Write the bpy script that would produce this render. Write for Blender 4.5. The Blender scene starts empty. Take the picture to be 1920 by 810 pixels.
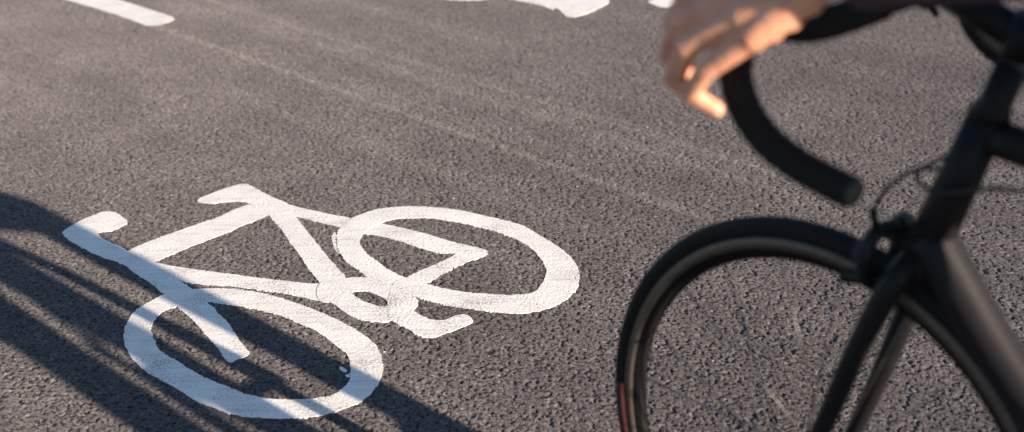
import bpy, bmesh, math, random
from mathutils import Vector, Matrix
from mathutils.geometry import tessellate_polygon

random.seed(7)
R = math.radians
scene = bpy.context.scene
C = scene.collection

# ------------------------------------------------------------------ camera constants (metres, radians)
F_PX, PITCH, ROLL, CAM_H = 2400.0, 0.4140, -0.0329, 1.3013      # focal length in units of a 1920-wide frame
PSI = -0.8543                                                   # heading of the bicycle (its rearward axis)
CONTACT = Vector((0.3693, 1.3426, 0.0))                         # where the front tyre touches the road
SUN_AZ = R(-43.0)                                               # towards the sun, from +X
SUN_EL = R(15.8)

_F = Vector((0, math.cos(PITCH), -math.sin(PITCH)))
_X = Vector((1, 0, 0)); _U = _X.cross(_F)
CR = _X*math.cos(ROLL) + _U*math.sin(ROLL)
CU = -_X*math.sin(ROLL) + _U*math.cos(ROLL)
CO = Vector((0, 0, CAM_H))

def ground(x, y):
    "point of the road surface seen at a survey pixel of the 1920x810 photograph"
    d = CR*((x-960)/F_PX) - CU*((y-405)/F_PX) + _F
    p = CO + d*(-CO.z/d.z)
    return Vector((p.x, p.y, 0))

# ------------------------------------------------------------------ tagging helpers
def tag(o, label=None, cat=None, group=None, kind=None):
    if label: o['label'] = label
    if cat: o['category'] = cat
    if group: o['group'] = group
    if kind: o['kind'] = kind
    return o

def empty(name, loc=(0, 0, 0), rz=0.0):
    o = bpy.data.objects.new(name, None); C.objects.link(o)
    o.location = loc; o.rotation_euler = (0, 0, rz); o.empty_display_size = 0.1
    return o

def obj_from_bm(name, bm, mat, parent=None, smooth=True):
    me = bpy.data.meshes.new(name)
    bm.normal_update(); bm.to_mesh(me); bm.free()
    if smooth:
        for p in me.polygons: p.use_smooth = True
    me.materials.append(mat)
    o = bpy.data.objects.new(name, me); C.objects.link(o)
    if parent: o.parent = parent
    return o

# ------------------------------------------------------------------ materials
def new_mat(name):
    m = bpy.data.materials.new(name); m.use_nodes = True
    nt = m.node_tree; nt.nodes.clear()
    out = nt.nodes.new('ShaderNodeOutputMaterial'); b = nt.nodes.new('ShaderNodeBsdfPrincipled')
    nt.links.new(b.outputs[0], out.inputs[0])
    return m, nt, b

class N:
    def __init__(s, nt): s.nt = nt
    def __call__(s, kind, **kw):
        n = s.nt.nodes.new(kind)
        for k, v in kw.items():
            if k.startswith('i_'):
                key = k[2:].replace('_', ' ')
                n.inputs[key].default_value = v
            else: setattr(n, k, v)
        return n
    def link(s, a, b): s.nt.links.new(a, b)
    def math(s, op, a, b=None, c=None, clamp=False):
        n = s.nt.nodes.new('ShaderNodeMath'); n.operation = op; n.use_clamp = clamp
        for i, v in enumerate((a, b, c)):
            if v is None: continue
            if hasattr(v, 'links') or hasattr(v, 'is_linked'): s.nt.links.new(v, n.inputs[i])
            else: n.inputs[i].default_value = v
        return n.outputs[0]
    def ramp(s, fac, stops):
        n = s.nt.nodes.new('ShaderNodeValToRGB'); e = n.color_ramp.elements
        while len(e) < len(stops): e.new(0.5)
        for el, (p, c) in zip(e, stops):
            el.position = p; el.color = (c[0], c[1], c[2], 1) if hasattr(c, '__len__') else (c, c, c, 1)
        s.nt.links.new(fac, n.inputs[0]); return n.outputs[0]
    def mix(s, fac, a, b, mode='MIX'):
        n = s.nt.nodes.new('ShaderNodeMix'); n.data_type = 'RGBA'; n.blend_type = mode
        for sock, v in ((n.inputs[0], fac), (n.inputs[6], a), (n.inputs[7], b)):
            if hasattr(v, 'is_linked'): s.nt.links.new(v, sock)
            elif hasattr(v, '__len__'): sock.default_value = (v[0], v[1], v[2], 1)
            else: sock.default_value = v
        return n.outputs[2]

def grain_height(n, vec):
    "rolled asphalt relief in about 0..1: packed stones with voids between"
    wob = n('ShaderNodeTexNoise', i_Scale=210.0, i_Detail=1.0)
    n.link(vec, wob.inputs['Vector'])
    off = n('ShaderNodeVectorMath', operation='MULTIPLY_ADD')
    n.link(wob.outputs['Color'], off.inputs[0]); off.inputs[1].default_value = (.0045, .0045, .0045); n.link(vec, off.inputs[2])
    v = n('ShaderNodeTexVoronoi', i_Scale=150.0, i_Randomness=1.0, feature='SMOOTH_F1'); v.inputs['Smoothness'].default_value = .35
    n.link(off.outputs[0], v.inputs['Vector'])
    big = n('ShaderNodeTexNoise', i_Scale=120.0, i_Detail=3.0, i_Roughness=.62)
    n.link(vec, big.inputs['Vector'])
    mid = n('ShaderNodeTexNoise', i_Scale=360.0, i_Detail=2.0, i_Roughness=.6)
    n.link(vec, mid.inputs['Vector'])
    stones = n.math('SUBTRACT', 1.0, v.outputs['Distance'])
    void = n.ramp(big.outputs['Fac'], [(.38, 0.0), (.50, 1.0)])          # open voids
    h = n.math('MULTIPLY', stones, .55)
    h = n.math('MULTIPLY_ADD', mid.outputs['Fac'], .38, h)
    h = n.math('MULTIPLY_ADD', void, .55, h)
    return h, void, v, mid

def make_asphalt():
    m, nt, b = new_mat('asphalt'); n = N(nt)
    tc = n('ShaderNodeTexCoord'); vec = tc.outputs['Object']
    h, void, vor, mid = grain_height(n, vec)
    # lane axis aligned coordinates for wear streaks
    mp = n('ShaderNodeMapping'); n.link(vec, mp.inputs['Vector'])
    mp.inputs['Rotation'].default_value = (0, 0, R(47.4))                # lane runs along local X
    sep = n('ShaderNodeSeparateXYZ'); n.link(mp.outputs[0], sep.inputs[0])
    st = n('ShaderNodeMapping'); n.link(mp.outputs[0], st.inputs['Vector']); st.inputs['Scale'].default_value = (.22, 3.2, 1)
    streak = n('ShaderNodeTexNoise', i_Scale=1.6, i_Detail=3.0); n.link(st.outputs[0], streak.inputs['Vector'])
    patch = n('ShaderNodeTexNoise', i_Scale=3.4, i_Detail=5.0, i_Roughness=.6); n.link(vec, patch.inputs['Vector'])
    hue = n('ShaderNodeTexNoise', i_Scale=6.0, i_Detail=2.0); n.link(vec, hue.inputs['Vector'])
    cell = n('ShaderNodeSeparateColor'); n.link(vor.outputs['Color'], cell.inputs[0])
    base = n.ramp(cell.outputs[0], [(0.0, (.066, .0585, .060)), (.5, (.090, .080, .081)), (.88, (.120, .108, .108)), (1.0, (.21, .195, .190))])
    base = n.mix(n.math('MULTIPLY', hue.outputs['Fac'], .5), base, (.092, .085, .081), 'MIX')
    fine = n('ShaderNodeTexNoise', i_Scale=520.0, i_Detail=2.0); n.link(vec, fine.inputs['Vector'])
    base = n.mix(1.0, base, n.ramp(fine.outputs['Fac'], [(.3, .68), (.7, 1.32)]), 'MULTIPLY')
    base = n.mix(1.0, base, n.ramp(patch.outputs['Fac'], [(.3, .84), (.7, 1.16)]), 'MULTIPLY')
    base = n.mix(1.0, base, n.ramp(streak.outputs['Fac'], [(.3, .90), (.7, 1.12)]), 'MULTIPLY')
    base = n.mix(n.math('SUBTRACT', 1.0, void), base, (.013, .011, .012))
    # two faded chalky setting-out lines worn almost away, running with the lane
    def line(y0, w, amt):
        d = n.math('ABSOLUTE', n.math('SUBTRACT', sep.outputs['Y'], y0))
        wn = n('ShaderNodeTexNoise', i_Scale=26.0, i_Detail=4.0, i_Roughness=.7); n.link(vec, wn.inputs['Vector'])
        f = n.math('SUBTRACT', 1.0, n.math('DIVIDE', d, w), clamp=True)
        g = n.math('MULTIPLY', f, n.math('MULTIPLY', n.ramp(wn.outputs['Fac'], [(.38, 0.0), (.66, 1.0)]), amt))
        return g
    c1 = ROT_Y(ground(330, 62)); c2 = ROT_Y(ground(900, 155))
    base = n.mix(line(c1, .028, .42), base, (.27, .25, .22))
    base = n.mix(line(c2, .020, .26), base, (.25, .23, .21))
    for (px_, py_), w_, am in (((1010, 215), .045, .17), ((300, 118), .07, .12), ((860, 60), .06, .14), ((1500, 330), .05, .12)):
        base = n.mix(line(ROT_Y(ground(px_, py_)), w_, am), base, (.24, .225, .21))
    nt.links.new(base, b.inputs['Base Color'])
    b.inputs['Roughness'].default_value = .85; b.inputs['Diffuse Roughness'].default_value = 1.0
    b.inputs['Specular IOR Level'].default_value = .35
    bp = n('ShaderNodeBump'); bp.inputs['Distance'].default_value = .0014; bp.inputs['Strength'].default_value = .7
    n.link(h, bp.inputs['Height']); n.link(bp.outputs[0], b.inputs['Normal'])
    return m

def ROT_Y(p):
    a = R(47.4); return p.x*math.sin(a) + p.y*math.cos(a)

def make_paint():
    m, nt, b = new_mat('road_paint'); n = N(nt)
    tc = n('ShaderNodeTexCoord'); vec = tc.outputs['Object']
    h, void, vor, mid = grain_height(n, vec)
    blot = n('ShaderNodeTexNoise', i_Scale=14.0, i_Detail=5.0, i_Roughness=.65); n.link(vec, blot.inputs['Vector'])
    base = n.ramp(blot.outputs['Fac'], [(.3, (.77, .725, .665)), (.55, (.86, .82, .765)), (.75, (.88, .85, .81))])
    # roller drag marks
    mp = n('ShaderNodeMapping'); n.link(vec, mp.inputs['Vector']); mp.inputs['Rotation'].default_value = (0, 0, R(20)); mp.inputs['Scale'].default_value = (.25, 4, 1)
    dr = n('ShaderNodeTexNoise', i_Scale=30.0, i_Detail=3.0); n.link(mp.outputs[0], dr.inputs['Vector'])
    base = n.mix(1.0, base, n.ramp(dr.outputs['Fac'], [(.30, .80), (.5, 1.0)]), 'MULTIPLY')
    # dirt caught in pits and scuffs
    sp = n('ShaderNodeTexNoise', i_Scale=230.0, i_Detail=2.0, i_Roughness=.6); n.link(vec, sp.inputs['Vector'])
    dens = n('ShaderNodeTexNoise', i_Scale=9.0, i_Detail=4.0); n.link(vec, dens.inputs['Vector'])
    k = n.math('ADD', sp.outputs['Fac'], n.math('MULTIPLY', n.math('SUBTRACT', dens.outputs['Fac'], .5), .62))
    base = n.mix(n.ramp(k, [(.60, 0.0), (.68, .85)]), base, (.23, .21, .20))
    grit = n('ShaderNodeTexNoise', i_Scale=420.0, i_Detail=1.0); n.link(vec, grit.inputs['Vector'])
    base = n.mix(1.0, base, n.ramp(grit.outputs['Fac'], [(.3, .90), (.62, 1.03)]), 'MULTIPLY')
    nt.links.new(base, b.inputs['Base Color']); b.inputs['Roughness'].default_value = .6
    bp = n('ShaderNodeBump'); bp.inputs['Distance'].default_value = .0011; bp.inputs['Strength'].default_value = .6
    n.link(h, bp.inputs['Height']); n.link(bp.outputs[0], b.inputs['Normal'])
    return m

def simple(name, col, rough=.5, metal=0.0, bump=0.0, bscale=200.0, var=.12, coat=0.0, vscale=40.0, spec=.5):
    m, nt, b = new_mat(name); n = N(nt)
    tc = n('ShaderNodeTexCoord')
    t = n('ShaderNodeTexNoise', i_Scale=vscale, i_Detail=4.0); n.link(tc.outputs['Object'], t.inputs['Vector'])
    c = n.mix(1.0, col, n.ramp(t.outputs['Fac'], [(.3, 1-var), (.7, 1+var)]), 'MULTIPLY')
    nt.links.new(c, b.inputs['Base Color'])
    r = n.math('MULTIPLY_ADD', t.outputs['Fac'], .16, rough-.08); n.link(r, b.inputs['Roughness'])
    b.inputs['Metallic'].default_value = metal; b.inputs['Coat Weight'].default_value = coat
    b.inputs['Specular IOR Level'].default_value = spec
    if bump:
        w = n('ShaderNodeTexNoise', i_Scale=bscale, i_Detail=3.0); n.link(tc.outputs['Object'], w.inputs['Vector'])
        bp = n('ShaderNodeBump'); bp.inputs['Distance'].default_value = bump; n.link(w.outputs['Fac'], bp.inputs['Height'])
        n.link(bp.outputs[0], b.inputs['Normal'])
    return m

def make_skin():
    m, nt, b = new_mat('skin'); n = N(nt)
    tc = n('ShaderNodeTexCoord')
    t = n('ShaderNodeTexNoise', i_Scale=38.0, i_Detail=5.0); n.link(tc.outputs['Object'], t.inputs['Vector'])
    c = n.ramp(t.outputs['Fac'], [(.3, (.60, .26, .155)), (.55, (.70, .35, .225)), (.75, (.74, .40, .27))])
    nt.links.new(c, b.inputs['Base Color']); b.inputs['Roughness'].default_value = .48
    b.inputs['Subsurface Weight'].default_value = .22; b.inputs['Subsurface Radius'].default_value = (.012, .004, .002)
    b.inputs['Subsurface Scale'].default_value = .5
    w = n('ShaderNodeTexVoronoi', i_Scale=420.0); n.link(tc.outputs['Object'], w.inputs['Vector'])
    t2 = n('ShaderNodeTexNoise', i_Scale=120.0, i_Detail=4.0); n.link(tc.outputs['Object'], t2.inputs['Vector'])
    hh = n.math('MULTIPLY_ADD', w.outputs['Distance'], .3, t2.outputs['Fac'])
    bp = n('ShaderNodeBump'); bp.inputs['Distance'].default_value = .0016; n.link(hh, bp.inputs['Height']); n.link(bp.outputs[0], b.inputs['Normal'])
    return m

M = {}
M['asphalt'] = make_asphalt()
M['paint'] = make_paint()
M['skin'] = make_skin()
M['rubber'] = simple('tyre_rubber', (.011, .0105, .011), .75, spec=.2, bump=.0003, bscale=900)
M['rim'] = simple('rim_black', (.007, .007, .0075), .6, spec=.15)
M['brake_track'] = simple('worn_brake_track', (.13, .105, .085), .5, metal=.5)
M['steel'] = simple('spoke_steel', (.10, .10, .105), .35, metal=.7)
M['alloy'] = simple('black_alloy', (.009, .009, .010), .5, spec=.2)
M['silver'] = simple('silver_alloy', (.55, .55, .57), .3, metal=.9)
M['frame'] = simple('charcoal_frame_paint', (.013, .012, .014), .5, spec=.18, var=.06)
M['blue'] = simple('navy_paint', (.004, .008, .030), .6)
M['tape'] = simple('bar_tape', (.008, .0078, .008), .8, spec=.25, bump=.0006, bscale=260)
M['rubber_hood'] = simple('hood_rubber', (.016, .016, .018), .6, bump=.0004, bscale=500)
M['saddle'] = simple('saddle_cover', (.02, .02, .021), .5)
M['cable'] = simple('cable_housing', (.012, .012, .013), .45)
M['plug'] = simple('plug_plastic', (.035, .033, .032), .6)
M['red'] = simple('red_label', (.050, .007, .009), .8)
M['reflector'] = simple('clear_reflector', (.10, .112, .135), .6)
M['jersey'] = simple('jersey_cloth', (.060, .036, .056), .85, bump=.0012, bscale=300)
M['shorts'] = simple('shorts_cloth', (.016, .016, .020), .8, bump=.001, bscale=400)
M['shoe'] = simple('shoe_leather', (.05, .05, .055), .5)
M['sock'] = simple('sock_knit', (.62, .62, .60), .9, bump=.001, bscale=700)
M['helmet'] = simple('helmet_shell', (.55, .55, .56), .3, coat=.5)
M['hair'] = simple('hair', (.035, .020, .012), .6, bump=.002, bscale=150)
M['eye'] = simple('eye_white', (.7, .7, .68), .2)
M['chip'] = simple('pale_stone', (.62, .58, .52), .7)

# ------------------------------------------------------------------ the road
import numpy as np
def hash2(ix, iy, k):
    h = (ix.astype(np.int64)*374761393 + iy.astype(np.int64)*668265263 + k*2147483647) & 0xffffffff
    h = ((h ^ (h >> 13))*1274126177) & 0xffffffff
    h = ((h ^ (h >> 16))*2246822519) & 0xffffffff
    return ((h ^ (h >> 15)) & 0xffffff)/float(0x1000000)
def vnoise(x, y, sc, k):
    x = x/sc; y = y/sc; ix = np.floor(x); iy = np.floor(y); fx = x-ix; fy = y-iy
    fx = fx*fx*(3-2*fx); fy = fy*fy*(3-2*fy)
    a = hash2(ix, iy, k); b = hash2(ix+1, iy, k); c = hash2(ix, iy+1, k); d = hash2(ix+1, iy+1, k)
    return a+(b-a)*fx+(c-a)*fy+(a-b-c+d)*fx*fy
def cells(x, y, sc, k):
    "distance to the nearest stone centre (in stone sizes) and that stone's own random number"
    x = x/sc; y = y/sc; ix = np.floor(x); iy = np.floor(y)
    best = np.full(x.shape, 9.0); rid = np.zeros(x.shape)
    for dx in (-1, 0, 1):
        for dy in (-1, 0, 1):
            cx = ix+dx; cy = iy+dy
            px = cx+.1+.8*hash2(cx, cy, k); py = cy+.1+.8*hash2(cx, cy, k+1)
            d = (px-x)**2+(py-y)**2; m = d < best
            best = np.where(m, d, best); rid = np.where(m, hash2(cx, cy, k+2), rid)
    return np.sqrt(best), rid
def relief(x, y):
    "height of the rolled asphalt surface: stones pressed nearly level, open voids between them"
    wx = x+(vnoise(x, y, .007, 40)-.5)*.005; wy = y+(vnoise(x, y, .007, 41)-.5)*.005
    d1, r1 = cells(wx, wy, STONE, 1)
    d2, r2 = cells(wx, wy, STONE*.52, 7)
    gap = np.clip((d1-.38)/.40, 0, 1); gap = gap*gap*(3-2*gap)
    n1 = vnoise(x, y, .0085, 50)*.6+vnoise(x, y, .0048, 51)*.4
    void = np.clip((n1-.58)/.16, 0, 1)
    h = -(.35+.65*r1)*.0005 - gap*.0007 - void*.0024 - np.clip(d2-.3, 0, 1)*.0007*(.4+r2)
    return np.maximum(h, -.0045)
STONE = .0053
def build_road():
    fine = np.arange(R(-31.5), R(30.5), .00088)
    th = np.concatenate([np.linspace(-math.pi, R(-31.5), 22)[:-1], fine, np.linspace(R(30.5), math.pi, 22)[1:-1]])
    rr = np.exp(np.arange(math.log(1.75), math.log(7.2), .0014))
    rad = np.concatenate([[.3, .8, 1.2, 1.5, 1.7], rr, [7.4, 8, 10, 14, 22, 40, 80, 150, 300, 600]])
    T, RR = np.meshgrid(th, rad); X = RR*np.sin(T); Y = RR*np.cos(T)
    edge = np.clip((RR-1.75)/.1, 0, 1)*np.clip((7.2-RR)/.5, 0, 1)*np.clip((T-R(-31.5))/.02, 0, 1)*np.clip((R(30.5)-T)/.02, 0, 1)
    Z = relief(X, Y)*edge - (1-edge)*.0016
    nr, nc = X.shape
    co = np.stack([X, Y, Z], -1).reshape(-1, 3)
    idx = np.arange(nr*nc).reshape(nr, nc); nx = np.roll(idx, -1, axis=1)
    q = np.stack([idx[:-1], idx[1:], nx[1:], nx[:-1]], -1).reshape(-1, 4)
    me = bpy.data.meshes.new('road'); nq = len(q)
    tri0 = np.stack([nx[0], idx[0], np.full(nc, nr*nc)], -1)[:, ::-1]
    co = np.vstack([co, [[0, 0, -.0016]]])
    me.vertices.add(len(co)); me.vertices.foreach_set('co', co.astype(np.float32).ravel())
    loops = np.concatenate([q[:, ::-1].ravel(), tri0[:, ::-1].ravel()]).astype(np.int32)
    tot = np.concatenate([np.full(nq, 4), np.full(nc, 3)]); start = np.concatenate([[0], np.cumsum(tot)[:-1]])
    me.loops.add(len(loops)); me.loops.foreach_set('vertex_index', loops)
    me.polygons.add(len(tot)); me.polygons.foreach_set('loop_start', start.astype(np.int32)); 
    me.update(calc_edges=True); me.polygons.foreach_set('use_smooth', np.ones(len(tot), bool))
    me.materials.append(M['asphalt']); o = bpy.data.objects.new('road', me); C.objects.link(o); print('road verts', len(co), 'nz', me.polygons[nq//2].normal.z, me.polygons[-1].normal.z)
    return o
road = build_road(); tag(road, kind='structure')

# ------------------------------------------------------------------ painted markings
def catmull(pts, closed=True, step=.0035, sharp=0.5):
    out = []; n = len(pts)
    for i in range(n if closed else n-1):
        p0, p1, p2, p3 = pts[(i-1) % n], pts[i], pts[(i+1) % n], pts[(i+2) % n]
        k = max(2, int((p2-p1).length/step))
        for j in range(k):
            t = j/k
            q = p1*2 + (p2-p0)*t*2*sharp*1.0 + (p0*2-p1*5+p2*4-p3)*t*t + (p1*3-p0-p2*3+p3)*t*t*t
            out.append(q*.5)
    return out

def rough(pts, amp, seed):
    rnd = random.Random(seed); n = len(pts); out = []
    lo = [rnd.uniform(-1, 1) for _ in range(n//3+2)]
    for i, p in enumerate(pts):
        a = pts[(i-1) % n]; b = pts[(i+1) % n]; t = (b-a)
        if t.length < 1e-9: out.append(p); continue
        nn = Vector((t.y, -t.x, 0)).normalized()
        l = lo[i//3]*(1-(i % 3)/3) + lo[i//3+1]*((i % 3)/3)
        d = amp*(l*.75 + rnd.uniform(-.55, .55))
        if rnd.random() < .03: d += rnd.choice((-1, 1))*amp*rnd.uniform(.6, 1.6)
        out.append(p + nn*d)
    return out

def slab(name, loops, top, parent, seed, amp=.0015, mat='paint'):
    "a coat of paint with ragged edges: outline(s) given on the ground"
    top -= .0005
    ls = [rough(catmull(l), amp, seed*31+i) for i, l in enumerate(loops)]
    tri = tessellate_polygon([[Vector((p.x, p.y, 0)) for p in l] for l in ls])
    flat = [p for l in ls for p in l]
    bm = bmesh.new()
    tv = [bm.verts.new((p.x, p.y, top)) for p in flat]
    for t in tri:
        try: f = bm.faces.new([tv[i] for i in t])
        except ValueError: continue
    k = 0
    bmesh.ops.recalc_face_normals(bm, faces=bm.faces[:])
    bm.normal_update()
    if sum(f.normal.z*f.calc_area() for f in bm.faces) < 0:
        bmesh.ops.reverse_faces(bm, faces=bm.faces[:])
    for f in bm.faces: 
        if f.normal.z < 0: f.normal_flip()
    for l in ls:
        n = len(l); bv = []
        for i, p in enumerate(l):
            a = l[(i-1) % n]; b = l[(i+1) % n]; t = b-a
            bv.append(bm.verts.new((p.x, p.y, -.004)))
        for i in range(n):
            j = (i+1) % n
            try: bm.faces.new((tv[k+i], bv[i], bv[j], tv[k+j]))
            except ValueError: pass
        k += n
    return obj_from_bm(name, bm, M[mat], parent, smooth=False)

def G(pts, org=Vector((0, 0, 0))): return [ground(x, y)-org for x, y in pts]

W1O = [(305,552),(289,561),(259,578),(241,599),(231,630),(238,654),(252,676),(274,696),(304,713),(338,733),(373,753),(410,768),(447,779),(484,783),(520,784),(551,784),(607,778),(644,767),(677,752),(699,733),(716,704),(716,678),(710,655),(695,637),(662,615),(625,596),(588,580),(551,567),(520,556),(477,547),(430,541),(385,541),(340,544)]
W1I = [(330,574),(301,587),(289,602),(284,620),(291,642),(305,661),(328,675),(353,691),(388,709),(422,723),(459,738),(496,746),(530,749),(581,748),(625,739),(651,718),(658,700),(653,670),(640,655),(621,641),(588,618),(551,602),(520,590),(467,577),(422,570),(387,566),(355,567)]
W2O = [(631,446),(634,432),(643,423),(657,411),(681,400),(711,392),(748,387.6),(785,387),(822,389.5),(868,395.5),(934,410),(982,424),(1016,444),(1050,464),(1076,489),(1085,512),(1083,535),(1067,557),(1044,571.6),(1010,583),(968,588),(925,584),(868,577),(827,570),(786,559),(755,547),(715,533),(688,520),(674,508),(655,496),(642,481),(634,466)]
W2I = [(674,454),(680,441),(694,428),(715,417),(733,412),(757,409),(804,409),(859,417),(919,431),(959,445),(990,461),(1010,481),(1022,500),(1022,518),(1010,540),(993,550),(953,553),(897,550),(847,543.5),(801,533),(775,526),(745,514),(727,504),(711,492),(692,479),(681,466)]
BAR = [(118,434),(148,415),(174,404),(194,397),(215,397),(226,404),(239,415.5),(228,424.5),(211,432),(183,438),(203,453),(228,463),(239,470),(283,492),(333,524),(360,541),(387,565),(407,584),(431,610),(449,638),(467,662),(452,671),(428,678),(407,652),(384,626),(360,598),(330,573),(305,550),(283,531),(259,516),(230,495),(200,485),(174,474),(146,460),(128,448)]
TOPT = [(239,472),(285,450),(331,434),(378,417),(406,408),(443,391),(464,384),(500,372),(520,395),(502,404),(452,424),(408,443),(360,461),(283,492),(262,484)]
SADL = [(371,374),(396,363),(423,353),(443,347),(464,346),(490,359),(517,372),(540,382),(545,396),(520,402),(499,396),(480,389),(464,381),(452,378),(434,377),(397,381),(376,380)]
STAY = [(500,368),(517,374),(545,384.5),(582,393),(619,401),(656,408),(715,418),(785,434),(841,451),(896,464),(913,471),(911,479),(878,490),(850,503),(819,520),(801,531),(775,545),(752,538),(762,520),(804,500),(853,476.5),(822,474),(785,464),(748,451),(711,442),(681,438),(634,425),(601,417),(555,406),(530,402),(508,396)]
SEATT = [(504,404),(502,392),(520,378),(545,390),(555,406),(582,441),(610,476),(631,500),(650,524),(640,548),(610,545),(601,531),(575,500),(562,478),(543,454),(527,430)]
DOWNT = [(276,490),(324,499),(378,506),(452,516),(520,525),(588,531),(640,530),(640,560),(618,566),(570,558),(514,547),(440,537),(378,533),(342,527),(300,512)]
RINGO = [(600,532),(649,522),(671,520),(690,521),(715,527),(735,538),(748,560),(748,585),(732,601),(708,603),(680,600),(656,592),(640,581),(621,568),(597,562)]
RINGI = [(660,549),(682,545.5),(697,549),(719,559),(729,569),(719,575.5),(702,572),(680,564)]
CRANK = [(736,534),(758,528),(769,541),(777,554),(783,565),(781,575),(777,584),(801,596),(817,601),(838,599),(856,592),(873,591),(883,597),(886,604),(864,615),(838,624),(812,633),(784,630),(764,617),(738,604),(728,590),(728,560)]
DRIPS = [[(636,689),(640,687),(646,690),(650,695),(645,697),(639,694)], [(648,703),(655,701),(658,705),(651,707)]]
SLIV = [(622,446),(627,434),(631,441),(631,456),(636,474),(628,468)]

def symbol(name):
    org = ground(600, 560)
    root = empty(name, org)
    P = [('front_wheel', [W1O, W1I], .0007, 1), ('rear_wheel', [W2O, W2I], .0009, 2), ('down_tube', [DOWNT], .0003, 3), ('top_tube', [TOPT], .0005, 4),
         ('seat_tube', [SEATT], .0008, 5), ('rear_stays', [STAY], .0002, 6), ('saddle', [SADL], .0011, 7), ('fork_and_handlebar', [BAR], .0006, 8),
         ('chainring', [RINGO, RINGI], .0012, 9), ('crank', [CRANK], .0015, 10), ('paint_drip', [DRIPS[0]], .0004, 11), ('paint_drip', [DRIPS[1]], .0004, 12), ('paint_drip', [SLIV], .0001, 13)]
    for nm, loops, top, seed in P:
        slab(nm, [G(l, org) for l in loops], top, root, seed, amp=.0010 if 'drip' in nm or nm == 'chainring' else .0019)
    return root, org

sym, sym_org = symbol('bicycle_symbol')
tag(sym, 'white painted bicycle symbol, shown whole, its front wheel crossed by long shadows', 'road marking', 'bicycle symbols painted on the lane')
# the opposite lane carries the same symbol turned round
def copy_thing(o):
    c = o.copy(); C.objects.link(c)
    for ch in o.children:
        d = ch.copy(); C.objects.link(d); d.parent = c
    return c
sym2 = copy_thing(sym)
a2 = R(167); sc2 = 1.08
anchor = ground(455, 348) - sym_org
rot = Matrix.Rotation(a2, 3, 'Z')
sym2.location = ground(1070, 29) - (rot @ anchor)*sc2
sym2.rotation_euler = (0, 0, a2); sym2.scale = (sc2, sc2, 1)
sym2['label'] = 'white painted bicycle symbol at the top edge, only its saddle corner and handlebar tip showing'

# its saddle was laid down thicker, in two passes
S2 = [(1000,-14),(990,-2),(1004,4),(1022,8),(1041,14),(1050,20),(1056,26),(1064,30.5),(1084,30),(1108,22),(1128,12),(1141,4),(1138,-6),(1112,-12),(1096,-6),(1090,-1),(1080,1),(1066,-1),(1056,-10),(1030,-16)]
inv = (Matrix.Translation(sym2.location) @ rot.to_4x4() @ Matrix.Diagonal((sc2, sc2, 1, 1))).inverted()
for ch in list(sym2.children):
    if ch.name.startswith('saddle'): bpy.data.objects.remove(ch)
slab('saddle', [[inv @ ground(x, y) for x, y in S2]], .0014, sym2, 77, amp=.0022)
d0 = ground(237, 34); d1 = ground(127, 0); dl = (d1-d0).normalized(); dn = Vector((-dl.y, dl.x, 0))
DASH = [ground(x, y) for x, y in ((127,0),(178,15),(237,34),(262,43),(275,47),(308,44),(326,36),(316,29),(270,14),(228,1))]
far1 = DASH[-1] + dl*.62; far0 = DASH[0] + dl*.52
dash = slab('lane_line', [DASH + [far1, (far0+far1)*.5 + dl*.02, far0]], .0006, None, 21)
tag(dash, 'white painted dash of the lane line in the upper left corner', 'lane line')

bm = bmesh.new(); rnd = random.Random(3)
for (x, y, r) in [(130,55,2.2),(330,57,2.4),(362,68,1.6),(1045,172,2.6),(851,372,2.6),(1213,238,2),(97,503,3.4),(720,660,2.6),(735,655,1.8),(548,371,2.0),(540,376,1.6),(300,178,1.5),(402,98,1.6),(1100,330,1.6),(700,120,1.6),(1082,350,1.8),(996,10,2.8),(560,300,1.4),(620,238,1.4),(1372,412,2.2),(250,300,1.4),(470,120,1.5)]:
    p = ground(x, y); r *= .0011
    vs = [bm.verts.new((p.x+math.cos(a)*r*rnd.uniform(.7, 1.5), p.y+math.sin(a)*r*rnd.uniform(.7, 1.3), rnd.uniform(-.0004, .0006))) for a in [k*math.tau/7 for k in range(7)]]
    t = bm.verts.new((p.x, p.y, .0008+r*.5))
    for i in range(7): bm.faces.new((vs[i], vs[(i+1) % 7], t))
chips = obj_from_bm('pale_stone_chips', bm, M['chip']); tag(chips, 'scattered pale stone chips in the asphalt', 'stone chips', kind='stuff')

# ------------------------------------------------------------------ mesh helpers for the bicycle and the rider
def frame_of(d):
    d = d.normalized(); a = Vector((0, 0, 1)) if abs(d.z) < .9 else Vector((1, 0, 0))
    x = d.cross(a).normalized(); return x, d.cross(x).normalized()

def tube(bm, pts, rad, seg=14, caps=True, flat=1.0, up=None):
    "tube through pts; rad a number or list; flat squashes it along its second axis"
    pts = [Vector(p) for p in pts]; n = len(pts)
    rs = rad if hasattr(rad, '__len__') else [rad]*n
    rings = []; x = None
    for i, p in enumerate(pts):
        d = (pts[min(i+1, n-1)]-pts[max(i-1, 0)])
        if up is not None:
            x = d.normalized().cross(Vector(up)).normalized(); y = d.normalized().cross(x)
        elif x is None: x, y = frame_of(d)
        else:
            dn = d.normalized(); x = (x-dn*x.dot(dn)).normalized(); y = dn.cross(x)
        rings.append([bm.verts.new(p + x*math.cos(k*math.tau/seg)*rs[i]*flat + y*math.sin(k*math.tau/seg)*rs[i]) for k in range(seg)])
    for a, b in zip(rings, rings[1:]):
        for k in range(seg): bm.faces.new((a[k], a[(k+1) % seg], b[(k+1) % seg], b[k]))
    if caps:
        bm.faces.new(rings[0][::-1]); bm.faces.new(rings[-1])
    return bm

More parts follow.
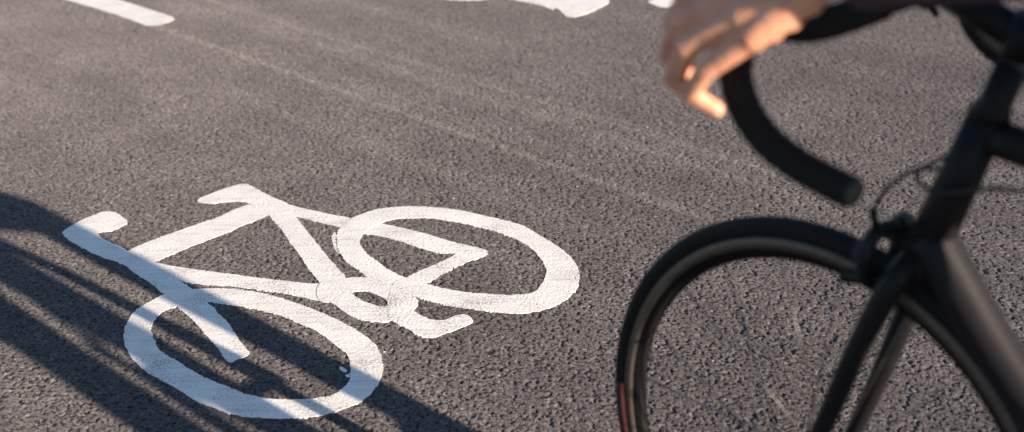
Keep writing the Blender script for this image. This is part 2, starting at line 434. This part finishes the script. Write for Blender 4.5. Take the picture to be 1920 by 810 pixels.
def smooth_path(pts, k=6):
    pts = [Vector(p) for p in pts]; out = []
    for i in range(len(pts)-1):
        p0 = pts[max(i-1, 0)]; p1 = pts[i]; p2 = pts[i+1]; p3 = pts[min(i+2, len(pts)-1)]
        for j in range(k):
            t = j/k; out.append((p1*2+(p2-p0)*t+(p0*2-p1*5+p2*4-p3)*t*t+(p1*3-p0-p2*3+p3)*t**3)*.5)
    out.append(pts[-1]); return out

def lathe_y(bm, prof, c, seg=96):
    "closed profile (radius, y) spun round the axle (local Y) through c"
    c = Vector(c); rings = []
    for k in range(seg):
        a = k*math.tau/seg
        rings.append([bm.verts.new(c+Vector((math.cos(a)*r, y, math.sin(a)*r))) for r, y in prof])
    m = len(prof)
    for k in range(seg):
        A = rings[k]; B = rings[(k+1) % seg]
        for i in range(m): bm.faces.new((A[i], A[(i+1) % m], B[(i+1) % m], B[i]))
    return bm

def box(bm, c, s, rot=None):
    c = Vector(c); vs = []
    for x in (-.5, .5):
        for y in (-.5, .5):
            for z in (-.5, .5):
                v = Vector((x*s[0], y*s[1], z*s[2]))
                if rot: v = rot @ v
                vs.append(bm.verts.new(c+v))
    for f in ((0,1,3,2),(4,6,7,5),(0,4,5,1),(2,3,7,6),(0,2,6,4),(1,5,7,3)): bm.faces.new([vs[i] for i in f])
    return bm

HZ = .341; WS = 1.015
def P(u, lat, v): return Vector((u, -lat, v+HZ))     # u back from the front hub, lat towards the near side, v above the hub

def add(name, mat, parent, fn, bevel=0):
    bm = bmesh.new(); fn(bm); bmesh.ops.recalc_face_normals(bm, faces=bm.faces[:])
    if bevel: bmesh.ops.bevel(bm, geom=bm.edges[:], offset=bevel, segments=3, affect='EDGES', profile=.6)
    return obj_from_bm(name, bm, M[mat], parent)

bike = empty('bicycle', CONTACT, PSI)
tag(bike, 'black drop bar road bicycle rolling left over the asphalt, cut off by the right edge', 'bicycle')

# ---- wheels
SPOKES = 20
def LW(bm, prof, c, seg=96): return lathe_y(bm, [(r_*WS, y_) for r_, y_ in prof], c, seg)
def wheel(name, c):
    rim = add(name, 'rim', bike, lambda bm: LW(bm, [(.313, -.0095), (.316, -.006), (.310, 0), (.316, .006), (.313, .0095), (.306, .0105), (.289, .0085), (.283, 0), (.289, -.0085), (.306, -.0105)], c))
    add('brake_track', 'brake_track', rim, lambda bm: (LW(bm, [(.3125, .0101), (.3125, .0108), (.3055, .0114), (.2985, .0108), (.2985, .0100), (.305, .0104)], c), LW(bm, [(.3125, -.0101), (.3125, -.0108), (.3055, -.0114), (.2985, -.0108), (.2985, -.0100), (.305, -.0104)], c)))
    def tyre(bm):
        LW(bm, [(.323+math.cos(a)*.0132*(1.0), math.sin(a)*.0132) for a in [k*math.tau/14 for k in range(14)]], c, 128)
    add('tyre', 'rubber', rim, tyre)
    def hub(bm):
        tube(bm, [P(c.x, -.05, c.z-HZ), P(c.x, .05, c.z-HZ)], .011, 18)
        for s_ in (-1, 1):
            tube(bm, [P(c.x, s_*.030, c.z-HZ), P(c.x, s_*.034, c.z-HZ)], .020, 24)
            tube(bm, [P(c.x, s_*.046, c.z-HZ), P(c.x, s_*.058, c.z-HZ)], .0075, 12)
    add('hub', 'alloy', rim, hub)
    for par in (0, 1):
        def sp(bm, par=par):
            s_ = 1 if par else -1
            tube(bm, [Vector((0, s_*.032, .019)), Vector((.018, s_*.002, .290))], .00095, 6)
        proto = add('spoke', 'steel', rim, sp)
        proto.location = c; proto.rotation_euler = (0, par*math.tau/SPOKES, 0)
        for k in range(1, SPOKES//2):
            q = proto.copy(); C.objects.link(q); q.parent = rim; q.rotation_euler = (0, (2*k+par)*math.tau/SPOKES, 0)
    add('valve', 'silver', rim, lambda bm: tube(bm, [c+Vector((.10, 0, -.268)), c+Vector((.088, 0, -.230))], [.003, .002], 8))
    return rim
CF = P(0, 0, 0); CB = P(.985, 0, 0)
fw = wheel('front_wheel', CF)
wheel('rear_wheel', CB)
# red block of lettering on the tyre wall and the clear reflector clipped on two spokes
def arc(bm, c, r, a0, a1, y, w, n=10, th=.0012):
    st = []
    for i in range(n+1):
        a = a0+(a1-a0)*i/n
        st.append([bm.verts.new(c+Vector((math.cos(a)*rr, yy, math.sin(a)*rr))) for rr, yy in ((r-w/2, y), (r+w/2, y), (r+w/2, y+th), (r-w/2, y+th))])
    for A, B in zip(st, st[1:]):
        for i in range(4): bm.faces.new((A[i], A[(i+1) % 4], B[(i+1) % 4], B[i]))
    bm.faces.new(st[0]); bm.faces.new(st[-1][::-1])
add('tyre_label', 'red', fw, lambda bm: arc(bm, CF, .324, R(180), R(194), -.0140, .014))

# ---- frame
HTb, HTt = P(.1190, 0, .352), P(.1725, 0, .520)
BB = P(.580, 0, -.068); ST = P(.735, 0, .440); AXR = CB
def frame_main(bm):
    tube(bm, [HTb, HTt], [.024, .021], 22)
    tube(bm, smooth_path([HTb+Vector((.004, 0, .022)), (HTb*3+BB)/4, (HTb+BB*3)/4, BB+Vector((0, 0, .006))]), [.027]*7+[.028]*6+[.026]*6, 22, up=(0, 1, 0), flat=.92)
    tube(bm, smooth_path([HTt+Vector((.002, 0, -.020)), (HTt+ST)/2+Vector((0, 0, -.008)), ST+Vector((0, 0, -.018))]), .0175, 20, up=(0, 1, 0), flat=1.1)
    tube(bm, [BB, ST+Vector((.004, 0, .012))], .0165, 18)
    tube(bm, [BB+Vector((0, -.035, 0)), BB+Vector((0, .035, 0))], .021, 20)
    for s_ in (-1, 1):
        tube(bm, smooth_path([BB+Vector((.02, s_*.02, 0)), BB+Vector((.18, s_*.045, .015)), AXR+Vector((0, s_*.064, 0))]), .0105, 12)
        tube(bm, smooth_path([ST+Vector((.003, s_*.012, -.04)), (ST*.55+AXR*.45)+Vector((0, s_*.04, 0)), AXR+Vector((0, s_*.064, 0))]), .0075, 12)
frame = add('frame', 'frame', bike, frame_main)
add('painted_band', 'blue', frame, lambda bm: tube(bm, [HTt*.86+ST*.14+Vector((0, 0, -.022)), HTt*.7+ST*.3+Vector((0, 0, -.024))], .0186, 20, up=(0, 1, 0), flat=1.1))
def headset(bm):
    ax = (HTt-HTb).normalized()
    tube(bm, [HTt, HTt+ax*.012, HTt+ax*.016, HTt+ax*.060], [.0225, .019, .0165, .0165], 20)
add('headset', 'alloy', bike, headset)

# ---- fork
def fork(bm):
    ax = (HTt-HTb).normalized(); cr = HTb-ax*.022
    tube(bm, [HTb-ax*.004, cr, cr-ax*.012], [.021, .024, .018], 20)
    for s_ in (-1, 1):
        pth = smooth_path([cr+Vector((-.002, s_*.008, .006)), cr+Vector((-.010, s_*.034, -.016)), cr+Vector((-.040, s_*.046, -.11)), P(.046, 0, .13)+Vector((0, s_*.049, 0)), P(.018, 0, .045)+Vector((0, s_*.052, 0)), P(0, 0, 0)+Vector((0, s_*.053, 0))])
        n = len(pth); tube(bm, pth, [.0165*(1-i/n)+.0085*(i/n) for i in range(n)], 16, up=(0, 1, 0), flat=1.0)
add('fork', 'alloy', bike, fork)
# ---- front brake caliper, in front of the crown above the tyre
def caliper(bm):
    b0 = P(.078, 0, .350)
    for s_ in (-1, 1):
        tube(bm, smooth_path([b0+Vector((.004, s_*.002, .022)), b0+Vector((-.004, s_*.030, .018)), b0+Vector((-.010, s_*.037, -.012)), b0+Vector((-.014, s_*.026, -.040))]), .0080, 12, flat=1.25)
        box(bm, b0+Vector((-.022, s_*.0195, -.046)), (.052, .010, .012), Matrix.Rotation(R(-14), 3, 'Y'))
    tube(bm, [b0+Vector((-.016, 0, .010)), b0+Vector((.042, 0, .004))], .008, 14)
    tube(bm, [b0+Vector((.0, -.034, .026)), b0+Vector((-.006, -.036, .050))], .0045, 10)
cal = add('brake_caliper', 'alloy', bike, caliper)
add('caliper_badge', 'blue', cal, lambda bm: box(bm, P(.068, .041, .348), (.020, .006, .024), Matrix.Rotation(R(12), 3, 'Y')), bevel=.0015)

# ---- stem and handlebar
BC = P(.100, 0, .641); SC = P(.200, 0, .606)
def stem(bm):
    ax = (HTt-HTb).normalized()
    tube(bm, [SC-ax*.020, SC+ax*.022], .0195, 20); tube(bm, [SC, BC], [.0175, .0165], 18); tube(bm, [BC+Vector((0, -.021, 0)), BC+Vector((0, .021, 0))], .0205, 20)
add('stem', 'alloy', bike, stem)
def bar_path(s_):
    return [P(.100, s_*.02, .641), P(.100, s_*.10, .641), P(.100, s_*.165, .640), P(.088, s_*.198, .638), P(.056, s_*.208, .635), P(.028, s_*.210, .618), P(.017, s_*.211, .586), P(.029, s_*.212, .552), P(.057, s_*.213, .525), P(.096, s_*.214, .509), P(.134, s_*.214, .501), P(.160, s_*.214, .497)]
hb = add('handlebar', 'alloy', bike, lambda bm: tube(bm, [P(.100, -.10, .641), P(.100, .10, .641)], .0130, 18))
for s_ in (-1, 1):
    def tp(bm, s_=s_):
        pth = smooth_path(bar_path(s_)[1:], 8); n = len(pth)
        tube(bm, pth, [.0160+.0006*(i % 3 == 0) for i in range(n)], 18)
    add('bar_tape', 'tape', hb, tp)
    add('bar_end_plug', 'plug', hb, lambda bm, s_=s_: tube(bm, [P(.159, s_*.214, .4972), P(.165, s_*.214, .496)], [.0145, .012], 18))
    def hood(bm, s_=s_):
        pth = smooth_path([P(.058, s_*.209, .634), P(.032, s_*.211, .637), P(.004, s_*.212, .640), P(-.026, s_*.213, .648), P(-.044, s_*.213, .662), P(-.052, s_*.213, .676)], 5); n = len(pth)
        rs = [.0185, .0190, .0190, .0185, .0180] + [.0175]*(n-10) + [.0165, .015, .0135, .011, .007]
        tube(bm, pth, rs, 18, up=(0, 1, 0), flat=1.12)
    h_ = add('brake_hood', 'rubber_hood', hb, hood)
    def lever(bm, s_=s_):
        pth = smooth_path([P(-.040, s_*.214, .648), P(-.052, s_*.215, .622), P(-.048, s_*.216, .590), P(-.036, s_*.218, .562), P(-.022, s_*.221, .544)], 5); n = len(pth)
        tube(bm, pth, [.0085-.003*i/n for i in range(n)], 12, up=(0, 1, 0), flat=.6)
    add('brake_lever', 'alloy', hb, lever)
# ---- cables looping round the head tube
def cables(bm):
    tube(bm, smooth_path([P(.150, .010, .478), P(.126, .028, .462), P(.120, .034, .446), P(.150, .034, .440), P(.205, .026, .458), P(.262, .012, .462)]), .0024, 8)
    tube(bm, smooth_path([P(.136, -.002, .452), P(.104, .012, .446), P(.084, .030, .425), P(.073, .034, .398)]), .0024, 8)
add('cable', 'cable', bike, cables)

# ---- seat, drivetrain
add('seatpost', 'alloy', bike, lambda bm: tube(bm, [ST, P(.787, 0, .612)], .0136, 16))
def saddle(bm):
    pth = [P(.655, 0, .628), P(.70, 0, .632), P(.75, 0, .630), P(.80, 0, .630), P(.85, 0, .637), P(.905, 0, .645)]
    w = [.014, .020, .028, .045, .066, .060]; rings = []
    for p, ww in zip(pth, w):
        rings.append([bm.verts.new(p+Vector((0, math.cos(a)*ww, math.sin(a)*(.016 if math.sin(a) > 0 else .020)))) for a in [k*math.tau/16 for k in range(16)]])
    for A, B in zip(rings, rings[1:]):
        for k in range(16): bm.faces.new((A[k], A[(k+1) % 16], B[(k+1) % 16], B[k]))
    bm.faces.new(rings[0][::-1]); bm.faces.new(rings[-1])
add('saddle', 'saddle', bike, saddle)
def chainrings(bm):
    for r_, lat in ((.097, -.046), (.076, -.040)):
        lathe_y(bm, [(r_, -P(0, lat, 0).y*-1), (r_-.012, -lat), (r_-.012, -lat+.002), (r_, -lat+.002)], Vector((BB.x, 0, BB.z)), 48)
    for k in range(5):
        a = k*math.tau/5; tube(bm, [Vector((BB.x, .045, BB.z)), Vector((BB.x+math.cos(a)*.09, .046, BB.z+math.sin(a)*.09))], .006, 8)
add('chainring', 'alloy', bike, chainrings)
CA = {1: R(8), -1: R(188)}            # crank angles: near foot back, far foot forward
PED = {}
for s_ in (1, -1):
    e = Vector((math.cos(CA[s_])*.1725, 0, math.sin(CA[s_])*.1725*-1))
    a0 = BB+Vector((0, -s_*.062, 0)); a1 = a0+e+Vector((0, -s_*.012, 0)); PED[s_] = a1+Vector((0, -s_*(.050 if s_ > 0 else .062), 0))
    ck = add('crank_arm', 'alloy', bike, lambda bm, a0=a0, a1=a1: tube(bm, [a0, a1], [.015, .011], 12, flat=.7))
    add('pedal', 'alloy', bike, lambda bm, s_=s_: box(bm, PED[s_], (.07, .06, .014)), bevel=.004)
def chain(bm):
    o = .040
    tube(bm, [BB+Vector((0, o, .095)), AXR+Vector((0, o, .042))], .0045, 6); tube(bm, [BB+Vector((0, o, -.095)), AXR+Vector((-.01, o, -.12)), AXR+Vector((.02, o, -.06))], .0045, 6)
add('chain', 'steel', bike, chain)
def cassette(bm):
    for i, r_ in enumerate((.052, .046, .040, .034, .028)):
        tube(bm, [AXR+Vector((0, .026+i*.005, 0)), AXR+Vector((0, .0285+i*.005, 0))], r_, 32)
add('cassette', 'steel', bike, cassette)
add('rear_derailleur', 'alloy', bike, lambda bm: (tube(bm, [AXR+Vector((.01, .062, -.02)), AXR+Vector((.0, .05, -.075)), AXR+Vector((-.012, .042, -.13))], [.010, .012, .008], 12), tube(bm, [AXR+Vector((-.012, .036, -.13)), AXR+Vector((-.012, .046, -.13))], .02, 16)))
def rbrake(bm):
    b0 = P(.80, 0, .335)
    for s_ in (-1, 1):
        tube(bm, smooth_path([b0+Vector((0, 0, .012)), b0+Vector((.006, s_*.032, .006)), b0+Vector((.004, s_*.034, -.02)), b0+Vector((.0, s_*.022, -.045))]), .0075, 12)
add('rear_brake_caliper', 'alloy', bike, rbrake)

# ------------------------------------------------------------------ the rider
rider = empty('person', CONTACT, PSI)
tag(rider, 'cyclist reaching down to the drop handlebar, bare hand wrapped round the brake hood', 'person')

def capsule(bm, a, b, ra, rb, seg=14, rings=5, sq=None):
    a = Vector(a); b = Vector(b); d = (b-a); L = d.length
    if L < 1e-6: d = Vector((0, 0, 1))
    d.normalize(); x, y = frame_of(d)
    if sq: x = (Vector(sq)-d*Vector(sq).dot(d)).normalized(); y = d.cross(x)
    st = []
    for i in range(rings+1):
        t = math.pi/2*(1-i/rings); st.append((a-d*ra*math.sin(t), ra*math.cos(t)))
    for i in range(rings+1):
        t = math.pi/2*(i/rings); st.append((b+d*rb*math.sin(t), rb*math.cos(t)))
    rs = []
    for p, r_ in st:
        r_ = max(r_, 1e-5)
        rs.append([bm.verts.new(p+x*math.cos(k*math.tau/seg)*r_+y*math.sin(k*math.tau/seg)*r_) for k in range(seg)])
    for A, B in zip(rs, rs[1:]):
        for k in range(seg): bm.faces.new((A[k], A[(k+1) % seg], B[(k+1) % seg], B[k]))
    bm.faces.new(rs[0][::-1]); bm.faces.new(rs[-1])

def ellipsoid(bm, c, s, rot=None, seg=24, ring=14):
    before = set(bm.verts)
    bmesh.ops.create_uvsphere(bm, u_segments=seg, v_segments=ring, radius=1)
    for v in bm.verts:
        if v in before: continue
        q = Vector((v.co.x*s[0], v.co.y*s[1], v.co.z*s[2]))
        if rot: q = rot @ q
        v.co = q+Vector(c)

def fuse(bm, voxel, smooth_it):
    me = bpy.data.meshes.new('tmp'); bmesh.ops.recalc_face_normals(bm, faces=bm.faces[:]); bm.to_mesh(me); bm.free()
    o = bpy.data.objects.new('tmp', me); C.objects.link(o)
    r_ = o.modifiers.new('r', 'REMESH'); r_.mode = 'VOXEL'; r_.voxel_size = voxel; r_.use_smooth_shade = True
    s_ = o.modifiers.new('s', 'SMOOTH'); s_.factor = .5; s_.iterations = smooth_it
    dg = bpy.context.evaluated_depsgraph_get(); dg.update()
    out = bpy.data.meshes.new_from_object(o.evaluated_get(dg))
    bpy.data.objects.remove(o)
    return out

def ik(a, b, l1, l2, bend):
    d = b-a; L = min(d.length, l1+l2-.002); dn = d.normalized()
    x = (l1*l1-l2*l2+L*L)/(2*L); hh = math.sqrt(max(l1*l1-x*x, 0))
    bd = (Vector(bend)-dn*Vector(bend).dot(dn)).normalized()
    return a+dn*x+bd*hh

def hand_bm(s_):
    "hand closed on the hood; s_=1 near side"
    bm = bmesh.new()
    def Q(u, lat, v): return P(u+.028, s_*lat, v-.013)
    wr = Q(.096, .222, .710)
    K = {'i': (Q(.000, .226, .690), Q(-.047, .243, .668), Q(-.067, .240, .638), Q(-.056, .228, .614)),
         'm': (Q(.011, .241, .679), Q(-.040, .259, .648), Q(-.060, .254, .612), Q(-.040, .243, .591)),
         'r': (Q(.025, .250, .664), Q(-.026, .265, .629), Q(-.048, .259, .591), Q(-.024, .247, .573)),
         'p': (Q(.041, .253, .649), Q(-.004, .264, .610), Q(-.028, .258, .580), Q(-.004, .246, .567))}
    rad = {'i': (.0140, .0117, .0106, .0090), 'm': (.0142, .0120, .0108, .0093), 'r': (.0138, .0117, .0104, .0090), 'p': (.0132, .0104, .0094, .0082)}
    for k, pts in K.items():
        r_ = rad[k]
        capsule(bm, pts[0], pts[1], r_[0], r_[1]); capsule(bm, pts[1], pts[2], r_[1]*.99, r_[2]); capsule(bm, pts[2], pts[3], r_[2]*.98, r_[3])
        capsule(bm, pts[1], pts[1]+(pts[1]-(pts[0]+pts[2])*.5)*.06, r_[1]*1.02, r_[1]*.98)      # knuckle
        # metacarpal back to the wrist
        base = wr+(pts[0]-wr)*.12
        capsule(bm, base, pts[0], .019, r_[0]*1.12)
    # palm padding under the metacarpals
    for t, r_ in ((.30, .019), (.55, .018), (.78, .015)):
        for k in ('i', 'm', 'r', 'p'):
            q = wr+(K[k][0]-wr)*t; capsule(bm, q, q+Vector((0, s_*.004, -.007)), r_*.92, r_*.85)
    # heel of the hand and thumb wrapping inside the hood
    capsule(bm, wr+Vector((-.006, 0, -.004)), Q(.058, .243, .664), .022, .0145)
    tb = wr+Vector((-.018, s_*.012, -.008)); t1 = Q(.050, .188, .686); t2 = Q(.012, .180, .672); t3 = Q(-.016, .182, .664)
    capsule(bm, tb, t1, .017, .0138); capsule(bm, t1, t2, .0132, .0108); capsule(bm, t2, t3, .0108, .0090)
    # wrist
    capsule(bm, wr+Vector((-.008, 0, 0)), wr+Vector((.03, -s_*.004, .016)), .025, .027)
    return bm, wr

SH = {1: P(.495, .185, 1.025), -1: P(.495, -.185, 1.025)}
HIP = {1: P(.800, .096, .665), -1: P(.800, -.122, .665)}
ANK = {1: PED[1]+Vector((.110, -.002, .095)), -1: PED[-1]+Vector((.110, .052, .085))}
KNEE = {s_: ik(HIP[s_], ANK[s_], .435, .435, (-1, -s_*(.02 if s_ > 0 else .22), .2)) for s_ in (1, -1)}
WRI = {s_: P(.122, s_*.222, .698) for s_ in (1, -1)}
ELB = {s_: ik(SH[s_], WRI[s_], .285, .262, (.5, s_*.15, -.25)) for s_ in (1, -1)}
NECK = P(.465, 0, 1.105); HEAD = P(.375, 0, 1.230)

def body_bm():
    bm = bmesh.new()
    pel = P(.800, 0, .690); wa = P(.725, 0, .815); ch = P(.590, 0, .965); up = P(.510, 0, 1.045)
    for (p, q, w) in ((pel, wa, .085), (wa, ch, .085), (ch, up, .085)):
        for l_, r0 in ((-.075, .085), (0, .095), (.075, .085)):
            capsule(bm, p+Vector((0, l_, 0)), q+Vector((0, l_, 0)), r0, r0*.98)
    capsule(bm, SH[1]+Vector((.02, .03, -.005)), SH[-1]+Vector((.02, -.03, -.005)), .062, .062)
    capsule(bm, NECK+Vector((.03, 0, -.02)), HEAD+Vector((.02, 0, -.03)), .058, .055)
    for s_ in (1, -1):
        capsule(bm, HIP[s_]+Vector((.02, 0, .02)), HIP[s_]+Vector((-.04, 0, -.02)), .092, .088)
        mid = HIP[s_]*.5+KNEE[s_]*.5; capsule(bm, HIP[s_], mid, .084, .070); capsule(bm, mid, KNEE[s_], .070, .053)
        c1 = KNEE[s_]*.68+ANK[s_]*.32+Vector((.014, 0, 0)); capsule(bm, KNEE[s_], c1, .049, .050); capsule(bm, c1, ANK[s_], .050, .033)
        toe = PED[s_]+Vector((-.055, 0, .032)); heel = ANK[s_]+Vector((.035, 0, -.055)); capsule(bm, heel, ANK[s_], .030, .036); capsule(bm, heel, toe, .032, .026); capsule(bm, ANK[s_], toe, .034, .026)
        m = SH[s_]*.5+ELB[s_]*.5; capsule(bm, SH[s_], m, .050, .044); capsule(bm, m, ELB[s_], .046, .039)
        f1 = ELB[s_]*.72+WRI[s_]*.28; capsule(bm, ELB[s_], f1, .040, .042); capsule(bm, f1, WRI[s_]+Vector((.012, 0, .004)), .042, .0275)
    # head with face, looking ahead
    rt = Matrix.Rotation(R(-12), 3, 'Y')
    ellipsoid(bm, HEAD+Vector((.01, 0, .012)), (.098, .076, .105), rt); ellipsoid(bm, HEAD+Vector((-.040, 0, -.055)), (.052, .052, .055), rt)
    capsule(bm, HEAD+Vector((-.088, 0, .005)), HEAD+Vector((-.108, 0, -.028)), .009, .014)
    capsule(bm, HEAD+Vector((-.080, -.018, -.062)), HEAD+Vector((-.080, .018, -.062)), .010, .010)
    capsule(bm, HEAD+Vector((-.078, 0, -.098)), HEAD+Vector((-.060, 0, -.095)), .022, .024)
    capsule(bm, HEAD+Vector((-.084, -.032, .028)), HEAD+Vector((-.084, .032, .028)), .012, .012)
    for s_ in (1, -1): ellipsoid(bm, HEAD+Vector((.010, s_*.078, -.012)), (.018, .009, .032), None, 12, 8)
    return bm

body_me = fuse(body_bm(), .008, 6)
joined = bmesh.new(); joined.from_mesh(body_me)
for s_ in (1, -1):
    hb_, _ = hand_bm(s_); hme = fuse(hb_, .0021 if s_ == 1 else .003, 3)
    joined.from_mesh(hme)
body = obj_from_bm('body', joined, M['skin'], rider)

def inflate(test, off, name, mat, voxel=.009, extra=None):
    "clothing: the part of the body surface that test() selects, pushed out and closed at its hems"
    bm = bmesh.new(); bm.from_mesh(body_me); bm.normal_update()
    kill = [f for f in bm.faces if not test(f.calc_center_median())]
    bmesh.ops.delete(bm, geom=kill, context='FACES')
    bm.normal_update()
    for v in bm.verts:
        v.co += v.normal*off
    o = obj_from_bm(name, bm, M[mat], rider)
    so = o.modifiers.new('thickness', 'SOLIDIFY'); so.thickness = .003; so.offset = -1
    return o

def seg_t(p, a, b):
    d = b-a; return (p-a).dot(d)/d.dot(d), (p-(a+d*max(0, min(1, (p-a).dot(d)/d.dot(d))))).length
def is_shorts(c):
    for s_ in (1, -1):
        t, d = seg_t(c, HIP[s_], KNEE[s_])
        if d < .105 and t < .66 and c.y*-s_ > -.02 and c.z < WL(c): return True
    return c.x > .66 and c.z < WL(c) and c.z > .88
def WL(c): return 1.12 - (c.x-.72)*.9
def is_jersey(c):
    if c.z > P(0, 0, 1.120).z or (c.x > .655 and c.z < WL(c)-.012): return False
    if c.z < P(0, 0, .60).z: return False
    if c.x < .43 and abs(c.y) < .12 and c.z > P(0, 0, 1.075).z: return False
    for s_ in (1, -1):
        t, d = seg_t(c, SH[s_], ELB[s_])
        if d < .075 and t > .3: return True
        t2, d2 = seg_t(c, ELB[s_], WRI[s_])
        if d2 < .07 and t2 > .88: return False
        if t2 > -.3 and d2 < .070: return True
        t3, d3 = seg_t(c, HIP[s_], KNEE[s_])
        if t3 > .40 and d3 < .088 and c.z < P(0, 0, .70).z: return False
    if c.z < P(0, 0, .62).z: return False
    return True
inflate(is_shorts, .013, 'shorts', 'shorts')
inflate(is_jersey, .010, 'jersey', 'jersey')
for s_ in (1, -1):
    inflate(lambda c, s_=s_: (c-ANK[s_]).length < .16 and c.y*-s_ > 0 and (seg_t(c, ANK[s_]+Vector((.035, 0, -.055)), PED[s_]+Vector((-.055, 0, .032)))[1] < .045 or c.z < ANK[s_].z-.01) or (c-PED[s_]).length < .11 and c.y*-s_ > 0, .006, 'shoe', 'shoe')
    inflate(lambda c, s_=s_: seg_t(c, ANK[s_], KNEE[s_])[0] < .22 and (c-ANK[s_]).length < .12 and c.z > ANK[s_].z-.02 and c.y*-s_ > 0, .004, 'sock', 'sock')
def helmet(bm):
    ellipsoid(bm, HEAD+Vector((.022, 0, .052)), (.132, .094, .092), Matrix.Rotation(R(-10), 3, 'Y'), 36, 20)
    kill = [v for v in bm.verts if v.co.z < HEAD.z+.040]
    bmesh.ops.delete(bm, geom=kill, context='VERTS')
    vents = [f for f in bm.faces if abs(abs(f.calc_center_median().y)-.035) < .011 and f.calc_center_median().z > HEAD.z+.075 and (int((f.calc_center_median().x)*22) % 2)]
    bmesh.ops.delete(bm, geom=vents, context='FACES')
hm = bmesh.new(); helmet(hm); ho = obj_from_bm('helmet', hm, M['helmet'], rider); so = ho.modifiers.new('t', 'SOLIDIFY'); so.thickness = .02; so.offset = -1
def hair(bm): ellipsoid(bm, HEAD+Vector((.030, 0, .012)), (.090, .080, .098), None, 28, 18)
add('hair', 'hair', rider, hair)
for s_ in (1, -1): add('eye', 'eye', rider, lambda bm, s_=s_: ellipsoid(bm, HEAD+Vector((-.083, s_*.031, .010)), (.011, .013, .011), None, 16, 10))

# ------------------------------------------------------------------ light
w = bpy.data.worlds.new('World'); scene.world = w; w.use_nodes = True
nt = w.node_tree; bg = nt.nodes['Background']
sky = nt.nodes.new('ShaderNodeTexSky'); sky.sky_type = 'NISHITA'; sky.sun_disc = False
sun_dir = Vector((math.cos(SUN_AZ)*math.cos(SUN_EL), math.sin(SUN_AZ)*math.cos(SUN_EL), math.sin(SUN_EL)))
sky.sun_elevation = SUN_EL; sky.sun_rotation = math.atan2(sun_dir.x, sun_dir.y)
nt.links.new(sky.outputs[0], bg.inputs[0]); bg.inputs[1].default_value = .066; sky.ozone_density = 2.6; sky.air_density = 1.0; sky.dust_density = .5
sl = bpy.data.lights.new('sun', 'SUN'); sl.energy = 5.0; sl.angle = R(.55); sl.color = (1.0, .83, .675)
so_ = bpy.data.objects.new('sun', sl); C.objects.link(so_); so_.rotation_euler = sun_dir.to_track_quat('Z', 'Y').to_euler()
so_.location = (3, -3, 4)

# ------------------------------------------------------------------ camera
cd = bpy.data.cameras.new('camera'); cam = bpy.data.objects.new('camera', cd); C.objects.link(cam)
cd.sensor_width = 36; cd.sensor_fit = 'HORIZONTAL'; cd.lens = 36*F_PX/1920; cd.clip_end = 2000; cd.clip_start = .05
mw = Matrix((CR, CU, -_F)).transposed().to_4x4(); mw.translation = CO; cam.matrix_world = mw
cd.dof.use_dof = True; cd.dof.focus_distance = 2.80; cd.dof.aperture_fstop = 2.9
scene.camera = cam

scene.render.engine = 'CYCLES'
scene.view_settings.view_transform = 'Standard'; scene.view_settings.look = 'None'; scene.view_settings.gamma = 1
scene.view_settings.exposure = 1.37
scene.render.resolution_x = 1024; scene.render.resolution_y = 432
